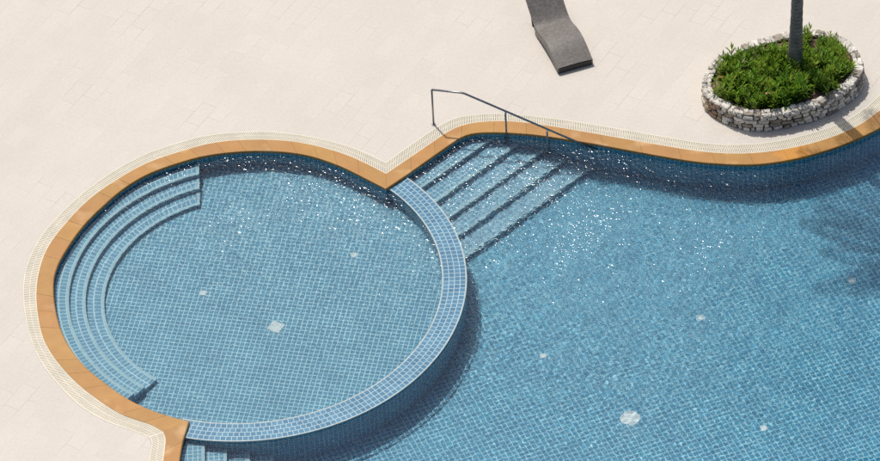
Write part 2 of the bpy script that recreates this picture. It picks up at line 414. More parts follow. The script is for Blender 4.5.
coping_run(cop, RA[0], RA[1], 0.52, 3); coping_run(cop, RB[0], RB[1], 0.75, 4); coping_run(cop, RC[0], RC[1], 0.5, 5)
coping = cop.build('pool_coping', M['coping'], recalc=True)
tag(coping, 'band of orange sandstone coping stones running round the whole pool edge', 'coping')

# ------------------------------------------------------------------ overflow grating
gr = empty('overflow_grating', (*RB[1][0], -0.03))
tag(gr, 'cream slotted overflow grating between the orange coping and the pale paving', 'grating')
slats, rimm, chan = MB(), MB(), MB()
base = Vector((RB[1][0][0], RB[1][0][1], -0.03))
def loc(p, z): return (p[0] - base.x, p[1] - base.y, z - base.z)
def grating_run(mid, out, pitch=0.038, gap=0.0105):
    L = length(mid); n = int(L / pitch)
    m, o = resample(mid, 2 * n + 1), resample(out, 2 * n + 1)
    H = 0.030
    for i in range(n):
        a0, b0 = m[2 * i], m[2 * i + 1]; c0, d0 = o[2 * i], o[2 * i + 1]
        f = 2 * (1 - gap / pitch)
        a, c = a0, c0; b = a0 + (b0 - a0) * f; d = c0 + (d0 - c0) * f
        qa = a + (c - a) * 0.05; qb = b + (d - b) * 0.05; qc = a + (c - a) * 0.95; qd = b + (d - b) * 0.95
        slats.loft([[loc(q, -H) for q in (qa, qb, qd, qc)], [loc(q, 0.0) for q in (qa, qb, qd, qc)]])
    mm, oo = resample(mid, 400), resample(out, 400)
    for (u0, u1, top) in ((0.004, 0.07, 0.003), (0.90, 0.992, 0.003), (0.47, 0.52, 0.002)):
        rings = []
        for p, q in zip(mm, oo):
            x, y = p + (q - p) * u0, p + (q - p) * u1
            rings.append([loc(x, -0.04), loc(x, top), loc(y, top), loc(y, -0.04)])
        rimm.loft(rings)
    for i in range(399):
        chan.face([loc(mm[i], -0.045), loc(oo[i], -0.045), loc(oo[i + 1], -0.045), loc(mm[i + 1], -0.045)])
for R in (RA, RB, RC): grating_run(R[1], R[2])
slats.build('slat_row', M['cream'], gr, recalc=True); rimm.build('rim', M['cream'], gr, recalc=True); chan.build('channel', M['channel'], gr)

# ------------------------------------------------------------------ pool shell
D_CHILD, D_MAIN = -0.60, -1.10
def wall_strip(mb, P, z0, z1, u0=0.0):
    u = u0
    for i in range(len(P) - 1):
        d = float(np.hypot(*(P[i + 1] - P[i])))
        mb.face([(*P[i], z0), (*P[i + 1], z0), (*P[i + 1], z1), (*P[i], z1)], [(u, z0), (u + d, z0), (u + d, z1), (u, z1)]); u += d
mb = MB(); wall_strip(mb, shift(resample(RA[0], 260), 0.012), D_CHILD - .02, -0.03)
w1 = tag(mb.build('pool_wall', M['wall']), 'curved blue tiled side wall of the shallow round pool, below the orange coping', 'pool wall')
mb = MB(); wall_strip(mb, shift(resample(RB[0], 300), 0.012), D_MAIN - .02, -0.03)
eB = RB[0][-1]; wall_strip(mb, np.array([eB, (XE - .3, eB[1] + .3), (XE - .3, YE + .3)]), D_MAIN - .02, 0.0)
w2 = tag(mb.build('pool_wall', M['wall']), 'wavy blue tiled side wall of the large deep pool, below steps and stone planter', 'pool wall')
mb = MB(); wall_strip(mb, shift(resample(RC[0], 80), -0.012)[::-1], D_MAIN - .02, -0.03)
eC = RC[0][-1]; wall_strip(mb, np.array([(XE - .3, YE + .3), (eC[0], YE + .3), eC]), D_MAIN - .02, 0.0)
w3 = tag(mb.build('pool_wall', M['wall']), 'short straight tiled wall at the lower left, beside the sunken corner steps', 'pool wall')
# floors
mb = MB(); rings = [[(CX + r * math.cos(a), CY + r * math.sin(a)) for a in np.linspace(0, 2 * PI, 97)] for r in (0.001, 4.05)]
for j in range(96):
    p = [rings[0][j], rings[1][j], rings[1][j + 1]]
    mb.face([(*q, D_CHILD) for q in p])
f1 = tag(mb.build('wading_pool_floor', M['floor_child']), kind='structure')
mb = MB(); q = [(-6.5, YE - .5), (XE + .5, YE - .5), (XE + .5, 6), (-6.5, 6)]
mb.face([(*p, D_MAIN) for p in q])
f2 = tag(mb.build('pool_floor', M['floor_main']), kind='structure')

# ------------------------------------------------------------------ round dividing wall between the two pools
ZR = -0.055
th0 = math.atan2(*(np.array(RA[0][0]) - (CX, CY))[::-1]); th1 = math.atan2(*(np.array(RA[0][-1]) - (CX, CY))[::-1])
if th0 > 0: th0 -= 2 * PI
NR = 240
ang0 = np.linspace(th0 - 0.045, th1 + 0.035, NR)
dv = empty('dividing_wall', (CX, CY, D_MAIN)); tag(dv, 'low curved blue tiled wall with pale edges dividing round pool from large pool', 'dividing wall')
def arc(r, z): return [(r * math.cos(a), r * math.sin(a), z - D_MAIN) for a in ang0]
def strip(mb, pa, pb, ua, va_, vb_):
    for i in range(len(pa) - 1):
        mb.face([pa[i], pb[i], pb[i + 1], pa[i + 1]], [(ua[i], va_), (ua[i], vb_), (ua[i + 1], vb_), (ua[i + 1], va_)])
top = MB(); e = 0.017; rows = 4; wrow = (RAD_OUT - RAD_IN - 2 * e) / rows
for k in range(rows):
    r0 = RAD_IN + e + k * wrow; u = (ang0 * (r0 + wrow / 2)).tolist()
    strip(top, arc(r0, ZR), arc(r0 + wrow, ZR), u, k * 0.109, (k + 1) * 0.109)
edge = MB()
for (ra, rb) in ((RAD_IN - .006, RAD_IN + e), (RAD_OUT - e, RAD_OUT + .006)):
    rr = [[(ra * math.cos(a), ra * math.sin(a), ZR - .03 - D_MAIN), (ra * math.cos(a), ra * math.sin(a), ZR + .002 - D_MAIN), (rb * math.cos(a), rb * math.sin(a), ZR + .002 - D_MAIN), (rb * math.cos(a), rb * math.sin(a), ZR - .03 - D_MAIN)] for a in ang0]
    edge.loft(rr)
side = MB()
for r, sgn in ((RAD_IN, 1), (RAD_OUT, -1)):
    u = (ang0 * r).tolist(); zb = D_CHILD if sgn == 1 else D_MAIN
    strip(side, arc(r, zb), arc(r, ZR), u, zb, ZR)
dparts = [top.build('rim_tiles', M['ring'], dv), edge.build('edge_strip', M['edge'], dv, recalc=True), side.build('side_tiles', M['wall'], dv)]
wet(w1, w2, w3, f1, f2, *dparts)

# ------------------------------------------------------------------ arc steps in the round pool
def steps_thing(name, at, label, group=None):
    e_ = empty(name, at); tag(e_, label, 'steps', group); return e_
ws = steps_thing('wading_steps', (CX, CY, D_CHILD), 'three curved tiled underwater steps along the left wall of the round pool')
a_end = math.atan2(*(np.array(UW((142, 389), -.33)) - (CX, CY))[::-1])      # near end, cut square to the wall
if a_end > 0: a_end -= 2 * PI
xcut = UW((199.3, 188), -.33)[0]                                             # far end, cut along one line
Rk, Zk = [3.575, 3.25, 2.885], [-.20, -.335, -.47]
r_out = 3.93
for k in range(3):
    rin, z = Rk[k], Zk[k]; rprev = r_out if k == 0 else Rk[k - 1]
    e_in = 2 * PI - math.acos((xcut - CX) / rin) - 2 * PI
    a_far = math.acos(max(-1, (xcut - CX) / rin)) - 2 * PI; a_far2 = math.acos(max(-1, (xcut - CX) / rprev)) - 2 * PI
    n = 90
    ai = np.linspace(a_end, a_far, n); ao = np.linspace(a_end, a_far2, n)
    P = lambda r, a, zz: (r * math.cos(a), r * math.sin(a), zz - D_CHILD)
    st = MB(); nw = 0.05
    for i in range(n - 1):
        rm = rin + nw
        nr = 2; ww = (rprev - rm) / nr
        for q in range(nr):
            ra, rb = rm + q * ww, rm + (q + 1) * ww
            fa, fb = (ra - rin) / (rprev - rin), (rb - rin) / (rprev - rin)
            g = lambda f, ii: ai[ii] * (1 - f) + ao[ii] * f
            uu = [(g(fa, i) * (ra + rb) / 2), (g(fa, i + 1) * (ra + rb) / 2)]
            st.face([P(ra, g(fa, i), z), P(rb, g(fb, i), z), P(rb, g(fb, i + 1), z), P(ra, g(fa, i + 1), z)], [(uu[0], q * .1), (uu[0], q * .1 + .1), (uu[1], q * .1 + .1), (uu[1], q * .1)])
        st.face([P(rin, ai[i], D_CHILD), P(rin, ai[i], z - .002), P(rin, ai[i + 1], z - .002), P(rin, ai[i + 1], D_CHILD)],
                [(ai[i] * rin, 0), (ai[i] * rin, z - D_CHILD), (ai[i + 1] * rin, z - D_CHILD), (ai[i + 1] * rin, 0)])
    for i in (0, n - 1):
        a1, a2 = ai[i], ao[i]
        st.face([P(rin, a1, D_CHILD), P(rprev, a2, D_CHILD), P(rprev, a2, z), P(rin, a1, z)], [(0, 0), (rprev - rin, 0), (rprev - rin, z - D_CHILD), (0, z - D_CHILD)])
    so = st.build('step', M['tread'], ws)
    no = MB(); rr = []
    for i in range(n):
        f = nw / (rprev - rin); am = ai[i] * (1 - f) + ao[i] * f
        rr.append([P(rin - .006, ai[i], z - .035), P(rin - .006, ai[i], z + .002), P(rin + nw, am, z + .002), P(rin + nw, am, z - .035)])
    no.loft(rr)
    # pale end strip across the tread at the far end
    for (i, sg) in ((n - 1, 1),):
        a1, a2 = ai[i], ao[i]; p0 = Vector(P(rin, a1, z)); p1 = Vector(P(rprev, a2, z)); w = Vector((-0.055, 0.0, 0))
        no.loft([[p0 + Vector((.004, 0, -.035)), p1 + Vector((.004, 0, -.035)), p1 + w + Vector((0, -.03, -.035)), p0 + w + Vector((0, -.03, -.035))],
                 [p0 + Vector((.004, 0, .0035)), p1 + Vector((.004, 0, .0035)), p1 + w + Vector((0, -.03, .0035)), p0 + w + Vector((0, -.03, .0035))]])
    nn = no.build('nosing', M['nosing'], so, recalc=True)
    wet(so, nn)

# ------------------------------------------------------------------ straight steps in the large pool
kp, mp_ = np.array(G((388, 188.2))), np.array(G((463, 136)))
ud = (mp_ - kp) / np.hypot(*(mp_ - kp)); nd = np.array([ud[1], -ud[0]])
ms = steps_thing('pool_steps', (*kp, D_MAIN), 'five straight tiled underwater steps under the handrail, descending into the large pool')
Dk, Zs = [0.335, 0.765, 1.205, 1.645, 2.12], [-.25, -.42, -.585, -.75, -.92]
def isect(d):          # where the line at distance d from the coping meets the wavy wall / the dividing wall
    hi = None
    for p, q in zip(RB[0][:-1], RB[0][1:]):
        s0, s1 = (p - kp) @ nd, (q - kp) @ nd
        if (p - kp) @ ud > 0.9 and (s0 - d) * (s1 - d) <= 0: hi = float((p - kp) @ ud); break
    c = np.array((CX, CY)) - kp; cn, cu = c @ nd, c @ ud
    lo = cu + math.sqrt(max(0.0, RAD_OUT ** 2 - (d - cn) ** 2))
    return lo - 0.05, hi + 0.05 if hi else 4.5
for k in range(5):
    d0 = -0.05 if k == 0 else Dk[k - 1]; d1 = Dk[k]; z = Zs[k]; st = MB(); no = MB()
    W = lambda d, u, zz: (*(nd * d + ud * u), zz - D_MAIN)
    seg = 10; nw = 0.055
    ds = np.linspace(max(d0, 0.0), d1, seg)
    if k == 0: ds = np.linspace(0.012, d1, seg)
    lim = [isect(d) for d in ds]
    if k == 0:
        c_hi = [isect(max(d, .06))[1] for d in ds]; lim = [(l[0], h) for l, h in zip(lim, c_hi)]
    for i in range(seg - 1):
        q = [(ds[i], lim[i][0]), (ds[i + 1], lim[i + 1][0]), (ds[i + 1], lim[i + 1][1]), (ds[i], lim[i][1])]
        st.face([W(a, b, z) for a, b in q], [(b, a) for a, b in q])
    lo, hi = isect(d1)
    st.face([W(d1, lo, D_MAIN), W(d1, hi, D_MAIN), W(d1, hi, z - .002), W(d1, lo, z - .002)], [(lo, 0), (hi, 0), (hi, z - D_MAIN), (lo, z - D_MAIN)])
    so = st.build('step', M['tread'], ms)
    no.loft([[W(d1 + .006, u, z - .035), W(d1 + .006, u, z + .002), W(d1 - nw, u, z + .002), W(d1 - nw, u, z - .035)] for u in np.linspace(lo, hi, 12)])
    nn = no.build('nosing', M['nosing'], so, recalc=True); wet(so, nn)

# ------------------------------------------------------------------ sunken corner steps, lower left
c0 = UW((184, 446), -.22)
cs = steps_thing('corner_steps', (c0[0], c0[1], D_MAIN), 'small flight of tiled underwater steps at the lower left beside the orange coping corner')
xs = [UW((180, 448), -.22)[0] - .15, UW((204.5, 448), -.22)[0], UW((226.5, 452), -.37)[0], UW((249.5, 456), -.52)[0], UW((273, 459), -.68)[0]]
zs4 = [-.22, -.37, -.53, -.69]
y_end = c0[1] - 2.6
for k in range(4):
    x0, x1, z = xs[k], xs[k + 1], zs4[k]; st = MB(); no = MB()
    xl = lambda x: x - c0[0]
    # far ends butt against the round dividing wall
    yf = lambda x: CY - math.sqrt(max(0, RAD_OUT ** 2 - (x - CX) ** 2)) - c0[1] + 0.05
    xx = np.linspace(x0, x1, 7)
    for a, b in zip(xx, xx[1:]):
        st.face([(xl(a), y_end - c0[1], z - D_MAIN), (xl(b), y_end - c0[1], z - D_MAIN), (xl(b), yf(b), z - D_MAIN), (xl(a), yf(a), z - D_MAIN)],
                [(a, y_end), (b, y_end), (b, c0[1] + yf(b)), (a, c0[1] + yf(a))])
    st.face([(xl(x1), y_end - c0[1], 0), (xl(x1), yf(x1), 0), (xl(x1), yf(x1), z - .002 - D_MAIN), (xl(x1), y_end - c0[1], z - .002 - D_MAIN)],
            [(0, 0), (2.6, 0), (2.6, z - D_MAIN), (0, z - D_MAIN)])
    so = st.build('step', M['tread'], cs)
    no.box((xl(x1) - .028, (y_end - c0[1] + yf(x1)) / 2, z - D_MAIN - .016), .066, yf(x1) - (y_end - c0[1]), .037)
    nn = no.build('nosing', M['nosing'], so, recalc=True); wet(so, nn)

# ------------------------------------------------------------------ water surface with real ripples
def build_water():
    st = 0.02; x0, x1, y0, y1 = -8.2, 9.6, -6.9, 3.1
    nx, ny = int((x1 - x0) / st), int((y1 - y0) / st)
    X, Y = np.meshgrid(np.linspace(x0, x1, nx), np.linspace(y0, y1, ny))
    rng = np.random.default_rng(5)
    def waves(n, lmin, lmax, wind, spread):
        H = np.zeros_like(X)
        for _ in range(n):
            lam = lmin * (lmax / lmin) ** rng.random(); a = wind + rng.normal() * spread; k = 2 * PI / lam
            H += math.sqrt(2.0 / n) / k * np.sin(k * (X * math.cos(a) + Y * math.sin(a)) + rng.random() * 2 * PI)
        return H                                   # each set has an r.m.s. slope of 1
    fine = waves(70, 0.10, 0.22, math.radians(-60), 0.9)
    mid = waves(40, 0.25, 0.6, math.radians(-55), 0.8)
    s = lambda t: np.clip(t, 0, 1) ** 2 * (3 - 2 * np.clip(t, 0, 1))
    t = X * 0.45 + Y                                # calmer towards the lower left
    rr = np.hypot(X - CX, Y - CY) < 4.1
    amp_main = 0.012 + 0.014 * s((t + 6.0) / 5.0)
    amp_main *= 1 - 0.35 * s((X - 4.0) / 4.0)
    amp_child = 0.004 + 0.018 * s((t + 4.8) / 6.0)
    amp = np.where(rr, amp_child, amp_main)
    # slow gusts
    gust = 1 + 0.35 * np.sin(X * 0.9 + 1.3 * np.sin(Y * 0.7)) * np.cos(Y * 1.1 - 0.6 * X)
    Z = ZW + fine * amp * gust * 0.85 + mid * amp * 0.5
    inside = np.zeros(X.shape, bool)
    def pip(poly):
        poly = np.array(poly); r = np.zeros(X.shape, bool); j = len(poly) - 1
        for i in range(len(poly)):
            xi, yi = poly[i]; xj, yj = poly[j]
            if yi != yj:
                c = ((yi > Y) != (yj > Y)) & (X < (xj - xi) * (Y - yi) / (yj - yi) + xi); r ^= c
            j = i
        return r
    out = [tuple(p) for p in shift(resample(RA[0], 200), 0.07)] + [tuple(p) for p in shift(resample(RB[0], 200), 0.07)[2:]]
    out += [(XE, RB[0][-1][1]), (XE, YE), (RC[0][-1][0], YE)] + [tuple(p) for p in shift(resample(RC[0], 40), -0.07)[::-1]]
    inside = pip(out)
    idx = np.arange(nx * ny).reshape(ny, nx)
    ok = inside[:-1, :-1] | inside[1:, 1:] | inside[:-1, 1:] | inside[1:, :-1]
    f = np.stack([idx[:-1, :-1], idx[:-1, 1:], idx[1:, 1:], idx[1:, :-1]], -1)[ok]
    used = np.unique(f); re = np.full(nx * ny, -1); re[used] = np.arange(len(used)); f = re[f]
    v = np.c_[X.ravel(), Y.ravel(), Z.ravel()][used]
    # calm sheets carry the surface on, outside the detailed patch
    me = bpy.data.meshes.new('water')
    me.vertices.add(len(v)); me.vertices.foreach_set('co', v.astype(np.float32).ravel())
    me.loops.add(f.size); me.loops.foreach_set('vertex_index', f.astype(np.int32).ravel())
    me.polygons.add(len(f)); me.polygons.foreach_set('loop_start', np.arange(0, f.size, 4, dtype=np.int32))
    me.update(calc_edges=True); me.validate()
    me.polygons.foreach_set('use_smooth', [True] * len(me.polygons))
    me.materials.append(M['water'])
    o = bpy.data.objects.new('water', me); COL.objects.link(o); tag(o, kind='structure')
    o.cycles.is_caustics_caster = True
build_water()

# ------------------------------------------------------------------ floor drains and inlets
def drain(px, z, r, label, square=False, rz=0.0):
    x, y = UW(px, z); e_ = empty('floor_drain' if r > .1 else 'floor_inlet', (x, y, z), rz)
    tag(e_, label, 'floor drain' if r > .1 else 'floor inlet')
    b_ = MB(); n = 4 if square else 24
    ring = lambda rad, h: [(rad * math.cos(2 * PI * (j + .5) / n), rad * math.sin(2 * PI * (j + .5) / n), h) for j in range(n)]
    b_.loft([ring(r, 0.0), ring(r, .010), ring(r * .9, .014), ring(r * .78, .014), ring(r * .76, .010)], caps=False)
    a = b_.build('frame', M['white'], e_)
    g_ = MB(); g_.loft([ring(r * .765, .002), ring(r * .76, .009)])
    if r > .1:
        for i in range(-3, 4):
            g_.box((i * r * .17, 0, .011), r * .07, r * 1.0, .006)
    bgrid = g_.build('cover', M['white'], e_); wet(a, bgrid)
drain((276, 327), D_CHILD, 0.185, 'large white square drain cover in the middle of the round pool floor', True, math.radians(58))
drain((203, 293), D_CHILD, 0.075, 'small white floor inlet left of the square drain in the round pool')
drain((354, 255), D_CHILD, 0.07, 'small white floor inlet in the upper right of the round pool')
drain((630, 418), D_MAIN, 0.20, 'large white round drain cover at the bottom of the large pool')
drain((543, 356), D_MAIN, 0.08, 'small white floor inlet between the dividing wall and the large round drain')
drain((701, 318), D_MAIN, 0.08, 'small white floor inlet in the centre of the large pool floor')
drain((764, 428), D_MAIN, 0.08, 'small white floor inlet near the bottom edge, right of the large round drain')
drain((852, 281), D_MAIN, 0.075, 'small white floor inlet in the darker water near the right edge')

# ------------------------------------------------------------------ handrail
g0 = G((433.7, 124.5)); hr = empty('handrail', (*g0, 0)); tag(hr, 'slim bent metal handrail sloping from the paving down into the large pool', 'handrail')
L3 = lambda p, z: Vector((p[0] - g0[0], p[1] - g0[1], z))
topA = L3(g0, .95); topB = L3(G((463, 93), .95), .95); topC = L3(G((597, 150.5), -.16), -.16)
def round_path(pts, r=0.05):
    out = [pts[0]]
    for a, b, c in zip(pts, pts[1:], pts[2:]):
        d1 = (a - b).normalized(); d2 = (c - b).normalized(); p, q = b + d1 * r, b + d2 * r
        out += [p] + [p * (1 - t) ** 2 + b * 2 * t * (1 - t) + q * t * t for t in (.25, .5, .75)] + [q]
    return out + [pts[-1]]
rail = MB(); rail.tube(round_path([topA, topB, topC], .06), 0.022, 10); rail.build('rail', M['steel'], hr, smooth=True)
def post(pxtop, zt, zb):
    g = G(pxtop, zt); p = L3(g, 0); mbp = MB(); mbp.tube([Vector((p.x, p.y, zb)), Vector((p.x, p.y, zt))], 0.02, 10)
    po = mbp.build('post', M['steel'], hr, smooth=True)
    fl = MB(); fl.tube([Vector((p.x, p.y, zb)), Vector((p.x, p.y, zb + .015))], 0.045, 16); fl.build('base_flange', M['steel'], po)
    return po
ps = [post((431.7, 89.8), .95, 0.0)]
def rail_z(px):
    for s in np.linspace(0, 1, 200):
        p = topB + (topC - topB) * s; d = G(px, p.z)
        if L3(d, 0).x <= p.x: return p.z
    return 0
z2, z3 = rail_z((505.5, 112)), rail_z((547, 131))
wet(post((505.5, 112), z2, Zs[0]), post((547, 131), z3, Zs[2]))
tag(ps[0], 'upright handrail post standing on the grating')

# ------------------------------------------------------------------ sun lounger (wave shaped, woven)
def lounger():
    z0 = .15
    a, b = np.array(G((557.1, 68.5), z0)), np.array(G((593.3, 59.8), z0)); c = (a + b) / 2
    root = empty('sun_lounger', (c[0], c[1], 0), math.radians(18.0))
    tag(root, 'grey woven wave shaped sun lounger with raised back standing alone on the paving', 'sun lounger')
    hw = .385
    def cr(keys, t):
        for (s0, v0), (s1, v1) in zip(keys, keys[1:]):
            if t <= s1: f = (t - s0) / (s1 - s0); f = f * f * (3 - 2 * f) if True else f; return v0 + (v1 - v0) * f
        return keys[-1][1]
    seat = [(0, .15), (.12, .195), (.28, .26), (.45, .315), (.62, .34), (.78, .335), (.95, .30), (1.1, .25), (1.22, .222), (1.32, .235)]
    back = [(1.32, .235), (1.42, .285), (1.55, .375), (1.70, .49), (1.85, .605), (2.0, .72), (2.1, .80)]
    def curve(pts, n):
        P = np.array(pts); d = np.r_[0, np.cumsum(np.hypot(*np.diff(P, axis=0).T))]; Q = resample(P, n)
        k = np.ones(9) / 9; pad = np.vstack([Q[:1]] * 4 + [Q] + [Q[-1:]] * 4); S = np.c_[np.convolve(pad[:, 0], k, 'valid'), np.convolve(pad[:, 1], k, 'valid')]
        S[0], S[-1] = Q[0], Q[-1]; return S
    def panel(name, S, u=0.0, crown=.012):
        n = len(S); mbp = MB(); cols = np.linspace(-hw, hw, 13); th = .03
        pos = lambda s, x: (x, s[0], s[1] + crown * (1 - (x / hw) ** 2))
        for i in range(n - 1):
            d = float(np.hypot(*(S[i + 1] - S[i])))
            for x0, x1 in zip(cols, cols[1:]):
                mbp.face([pos(S[i], x0), pos(S[i], x1), pos(S[i + 1], x1), pos(S[i + 1], x0)], [(x0 + u * .12, u), (x1 + u * .12, u), (x1 + u * .12 + d * .12, u + d), (x0 + u * .12 + d * .12, u + d)])
            u += d
        o = mbp.build(name, M['wicker'], root)
        bm = bmesh.new(); bm.from_mesh(o.data); bmesh.ops.remove_doubles(bm, verts=bm.verts, dist=1e-4); bm.to_mesh(o.data); bm.free()
        so = o.modifiers.new('thick', 'SOLIDIFY'); so.thickness = th; so.offset = -1
        return S
    full = curve(seat + back[1:], 90); cut = int(np.argmin(abs(full[:, 0] - 1.32)))
    S1 = panel('seat', full[:cut + 1]); S2 = panel('backrest', full[cut:], length(full[:cut + 1]))
    for s in (-1, 1):
        mbp = MB(); x = s * (hw + .002)
        rings = []
        for q in S1:                     # closed side skirt, arched underneath
            t = q[0] / 1.32; low = .02 + .13 * max(0.0, math.sin(PI * min(1, max(0, (t - .06) / .86)))) ** .8
            rings.append([(x, q[0], low), (x, q[0], q[1] - .004), (x - s * .03, q[0], q[1] - .004), (x - s * .03, q[0], low)])
        mbp.loft(rings); sp = mbp.build('side_panel', M['wicker'], root, recalc=True)
        for poly in sp.data.polygons:
            for li in poly.loop_indices:
                v = sp.data.vertices[sp.data.loops[li].vertex_index].co; sp.data.uv_layers[0].data[li].uv = (v.y, v.z)
        mbp = MB()
        mbp.tube([(s * (hw - .02), q[0], q[1] - .03) for q in S2], .02, 8); mbp.build('back_frame', M['dark'], root, smooth=True)
        mbp = MB(); mbp.tube([(s * (hw - .06), 1.72, .47), (s * (hw - .06), 1.60, .0)], .016, 8); mbp.build('leg', M['dark'], root, smooth=True)
    mbp = MB(); mbp.box((0, .012, .08), 2 * hw - .055, .03, .115); ep = mbp.build('end_panel', M['dark'], root)
    mbp = MB(); mbp.box((0, 1.27, .012), 2 * hw - .06, .05, .024); mbp.build('runner', M['dark'], root)
    mbp = MB(); mbp.box((0, .06, .012), 2 * hw - .06, .05, .024); mbp.build('runner', M['dark'], root)
lounger()

# ------------------------------------------------------------------ stone planter
ZP = .41
rim_px = [(701,88),(702.6,77.2),(707,68),(715.6,57.7),(733,48),(752,40.8),(785.8,31.7),(811.9,29.1),(832,31.9),(850,40.5),(860,52),(864.2,64.2),(862.5,74),(856,82.8),(840,95.4),(814.5,106.5),(785.8,113.7),(765,116.8),(746.8,116.6),(724.7,108.8),(708,99.5)]
def closed_curve(px, z, n, sigma=.12):
    P = np.array([G(p, z) for p in px]); Q = resample(np.vstack([P, P[:1]]), n + 1)[:-1]
    step = length(np.vstack([Q, Q[:1]])) / n; k = int(3 * sigma / step); w = np.exp(-.5 * (np.arange(-k, k + 1) * step / sigma) ** 2); w /= w.sum()
    pad = np.vstack([Q[-k:], Q, Q[:k]]); return np.c_[np.convolve(pad[:, 0], w, 'valid'), np.convolve(pad[:, 1], w, 'valid')]
RIM = closed_curve(rim_px, ZP, 400)
ctr = RIM.mean(0)
Lr = length(np.vstack([RIM, RIM[:1]]))
def rim_at(s, off=0.0):              # point along the rim, off = metres outwards, with outward normal
    x = (s / Lr % 1) * 400; i = int(x) % 400; f = x - int(x); p = RIM[i] * (1 - f) + RIM[(i + 1) % 400] * f
    t = RIM[(i + 3) % 400] - RIM[(i - 3) % 400]; t = t / np.hypot(*t); n = np.array([t[1], -t[0]])
    if n @ (p - ctr) < 0: n = -n
    return p + n * off, n
pl = empty('planter_wall', (ctr[0], ctr[1], 0)); tag(pl, 'low oval planter wall of stacked pale rubble stones around the palm', 'planter')
RW = .20
core = MB(); rr = []
for s in np.linspace(0, Lr, 161):
    o_, _ = rim_at(s, -.035); i_, _ = rim_at(s, -RW + .02)
    rr.append([(*(o_ - ctr), 0.0), (*(o_ - ctr), ZP - .05), (*(i_ - ctr), ZP - .05), (*(i_ - ctr), 0.0)])
core.loft(rr, caps=False); core.build('mortar_core', M['mortar'], pl, recalc=True)
def stone_block(mb, s, off, z, ls, lr, lz, tint, jit=.012):
    # irregular rounded block: ls along the wall, lr across it, lz high
    p, n = rim_at(s, off); t = np.array([-n[1], n[0]]); r = rnd
    nx, ny, nz = 4, 3, 3; verts = {}; rot = r.uniform(-.12, .12)
    def vert(i, j, k):
        if (i, j, k) in verts: return verts[(i, j, k)]
        u, v, w = i / nx * 2 - 1, j / ny * 2 - 1, k / nz * 2 - 1
        m = max(abs(u), abs(v), abs(w)); q = math.sqrt(u * u + v * v + w * w) or 1
        kx = .42
        u, v, w = (u * (1 - kx) + kx * u / q * m * 1.25, v * (1 - kx) + kx * v / q * m * 1.25, w * (1 - kx) + kx * w / q * m * 1.25)
        x, y, h = u * ls / 2 + r.uniform(-jit, jit), v * lr / 2 + r.uniform(-jit, jit), w * lz / 2 + r.uniform(-jit, jit) * .7
        x, h = x * math.cos(rot) - h * math.sin(rot), x * math.sin(rot) + h * math.cos(rot)
        c = p + t * x + n * y - ctr
        mb.v.append((c[0], c[1], max(0.0, z + h))); verts[(i, j, k)] = len(mb.v) - 1; return verts[(i, j, k)]
    def add(a):
        mb.f.append(tuple(a)); mb.mi.append(0); mb.uv += [(0, 0)] * 4; mb.t += [tint] * 4
    for i in range(nx):
        for j in range(ny):
            for k in (0, nz): add([vert(i, j, k), vert(i + 1, j, k), vert(i + 1, j + 1, k), vert(i, j + 1, k)])
        for k in range(nz):
            for j in (0, ny): add([vert(i, j, k), vert(i + 1, j, k), vert(i + 1, j, k + 1), vert(i, j, k + 1)])
    for j in range(ny):
        for k in range(nz):
            for i in (0, nx): add([vert(i, j, k), vert(i, j + 1, k), vert(i, j + 1, k + 1), vert(i, j, k + 1)])
stones = MB()
brown_s = None
bx = np.array(G((716, 108), .2))
for course, (zc, hh) in enumerate(((.052, .105), (.148, .10), (.243, .10), (.335, .095))):
    s = rnd.uniform(0, .2)
    while s < Lr - .06:
        w = rnd.uniform(.10, .27); 
        if s + w > Lr - .05: w = Lr - s
        v = rnd.uniform(.85, 1.2); tint = (v, v * rnd.uniform(.97, 1.0), v * rnd.uniform(.90, 1.0))
        p, _ = rim_at(s + w / 2)
        dd = np.hypot(*(p - bx))
        if dd < .17: tint = (.60, .42, .30)
        elif dd < .45 and rnd.random() < .6: tint = (.72, .60, .45)
        elif rnd.random() < .13: tint = (.45, .41, .36)
        stone_block(stones, s + w / 2, -.055 + .018 * (1 - course / 3) + rnd.uniform(-.012, .01), zc + rnd.uniform(-.012, .012), w - rnd.uniform(.02, .045), .11, hh - rnd.uniform(.010, .03), tint)
        s += w
s = 0
while s < Lr - .05:
    w = rnd.uniform(.12, .26)
    if s + w > Lr - .06: w = Lr - s
    split = rnd.random() < .45
    for off, wd in (((-.055, .10), (-.15, .10)) if split else ((-.10, .20),)):
        v = rnd.uniform(.75, 1.12)
        tint = (v, v * .985, v * .96) if rnd.random() > .12 else (.5, .46, .42)
        stone_block(stones, s + w / 2, off + rnd.uniform(-.01, .01), ZP - .025 + rnd.uniform(-.012, .012), w - rnd.uniform(.012, .035), wd - .012, .075, tint, .014)
    s += w
so = stones.build('rubble_stones', M['stone'], pl, recalc=True)
# soil inside
mb = MB(); ZS = .33; pts = [rim_at(x, -RW + .04)[0] for x in np.linspace(0, Lr, 120, endpoint=False)]
nrm = 10
for j in range(120):
    for k in range(nrm):
        f0, f1 = k / nrm, (k + 1) / nrm; a, b = pts[j], pts[(j + 1) % 120]
        hz = lambda p, f: ZS + .05 * (1 - f * f) + .015 * math.sin(p[0] * 11) * math.cos(p[1] * 13)
        q = [(ctr + (a - ctr) * f0, f0), (ctr + (a - ctr) * f1, f1), (ctr + (b - ctr) * f1, f1), (ctr + (b - ctr) * f0, f0)]
        if k == 0: q = q[:3]
        mb.face([(*p, hz(p, f)) for p, f in q])
tag(mb.build('soil', M['soil'], smooth=True, recalc=True), kind='structure')

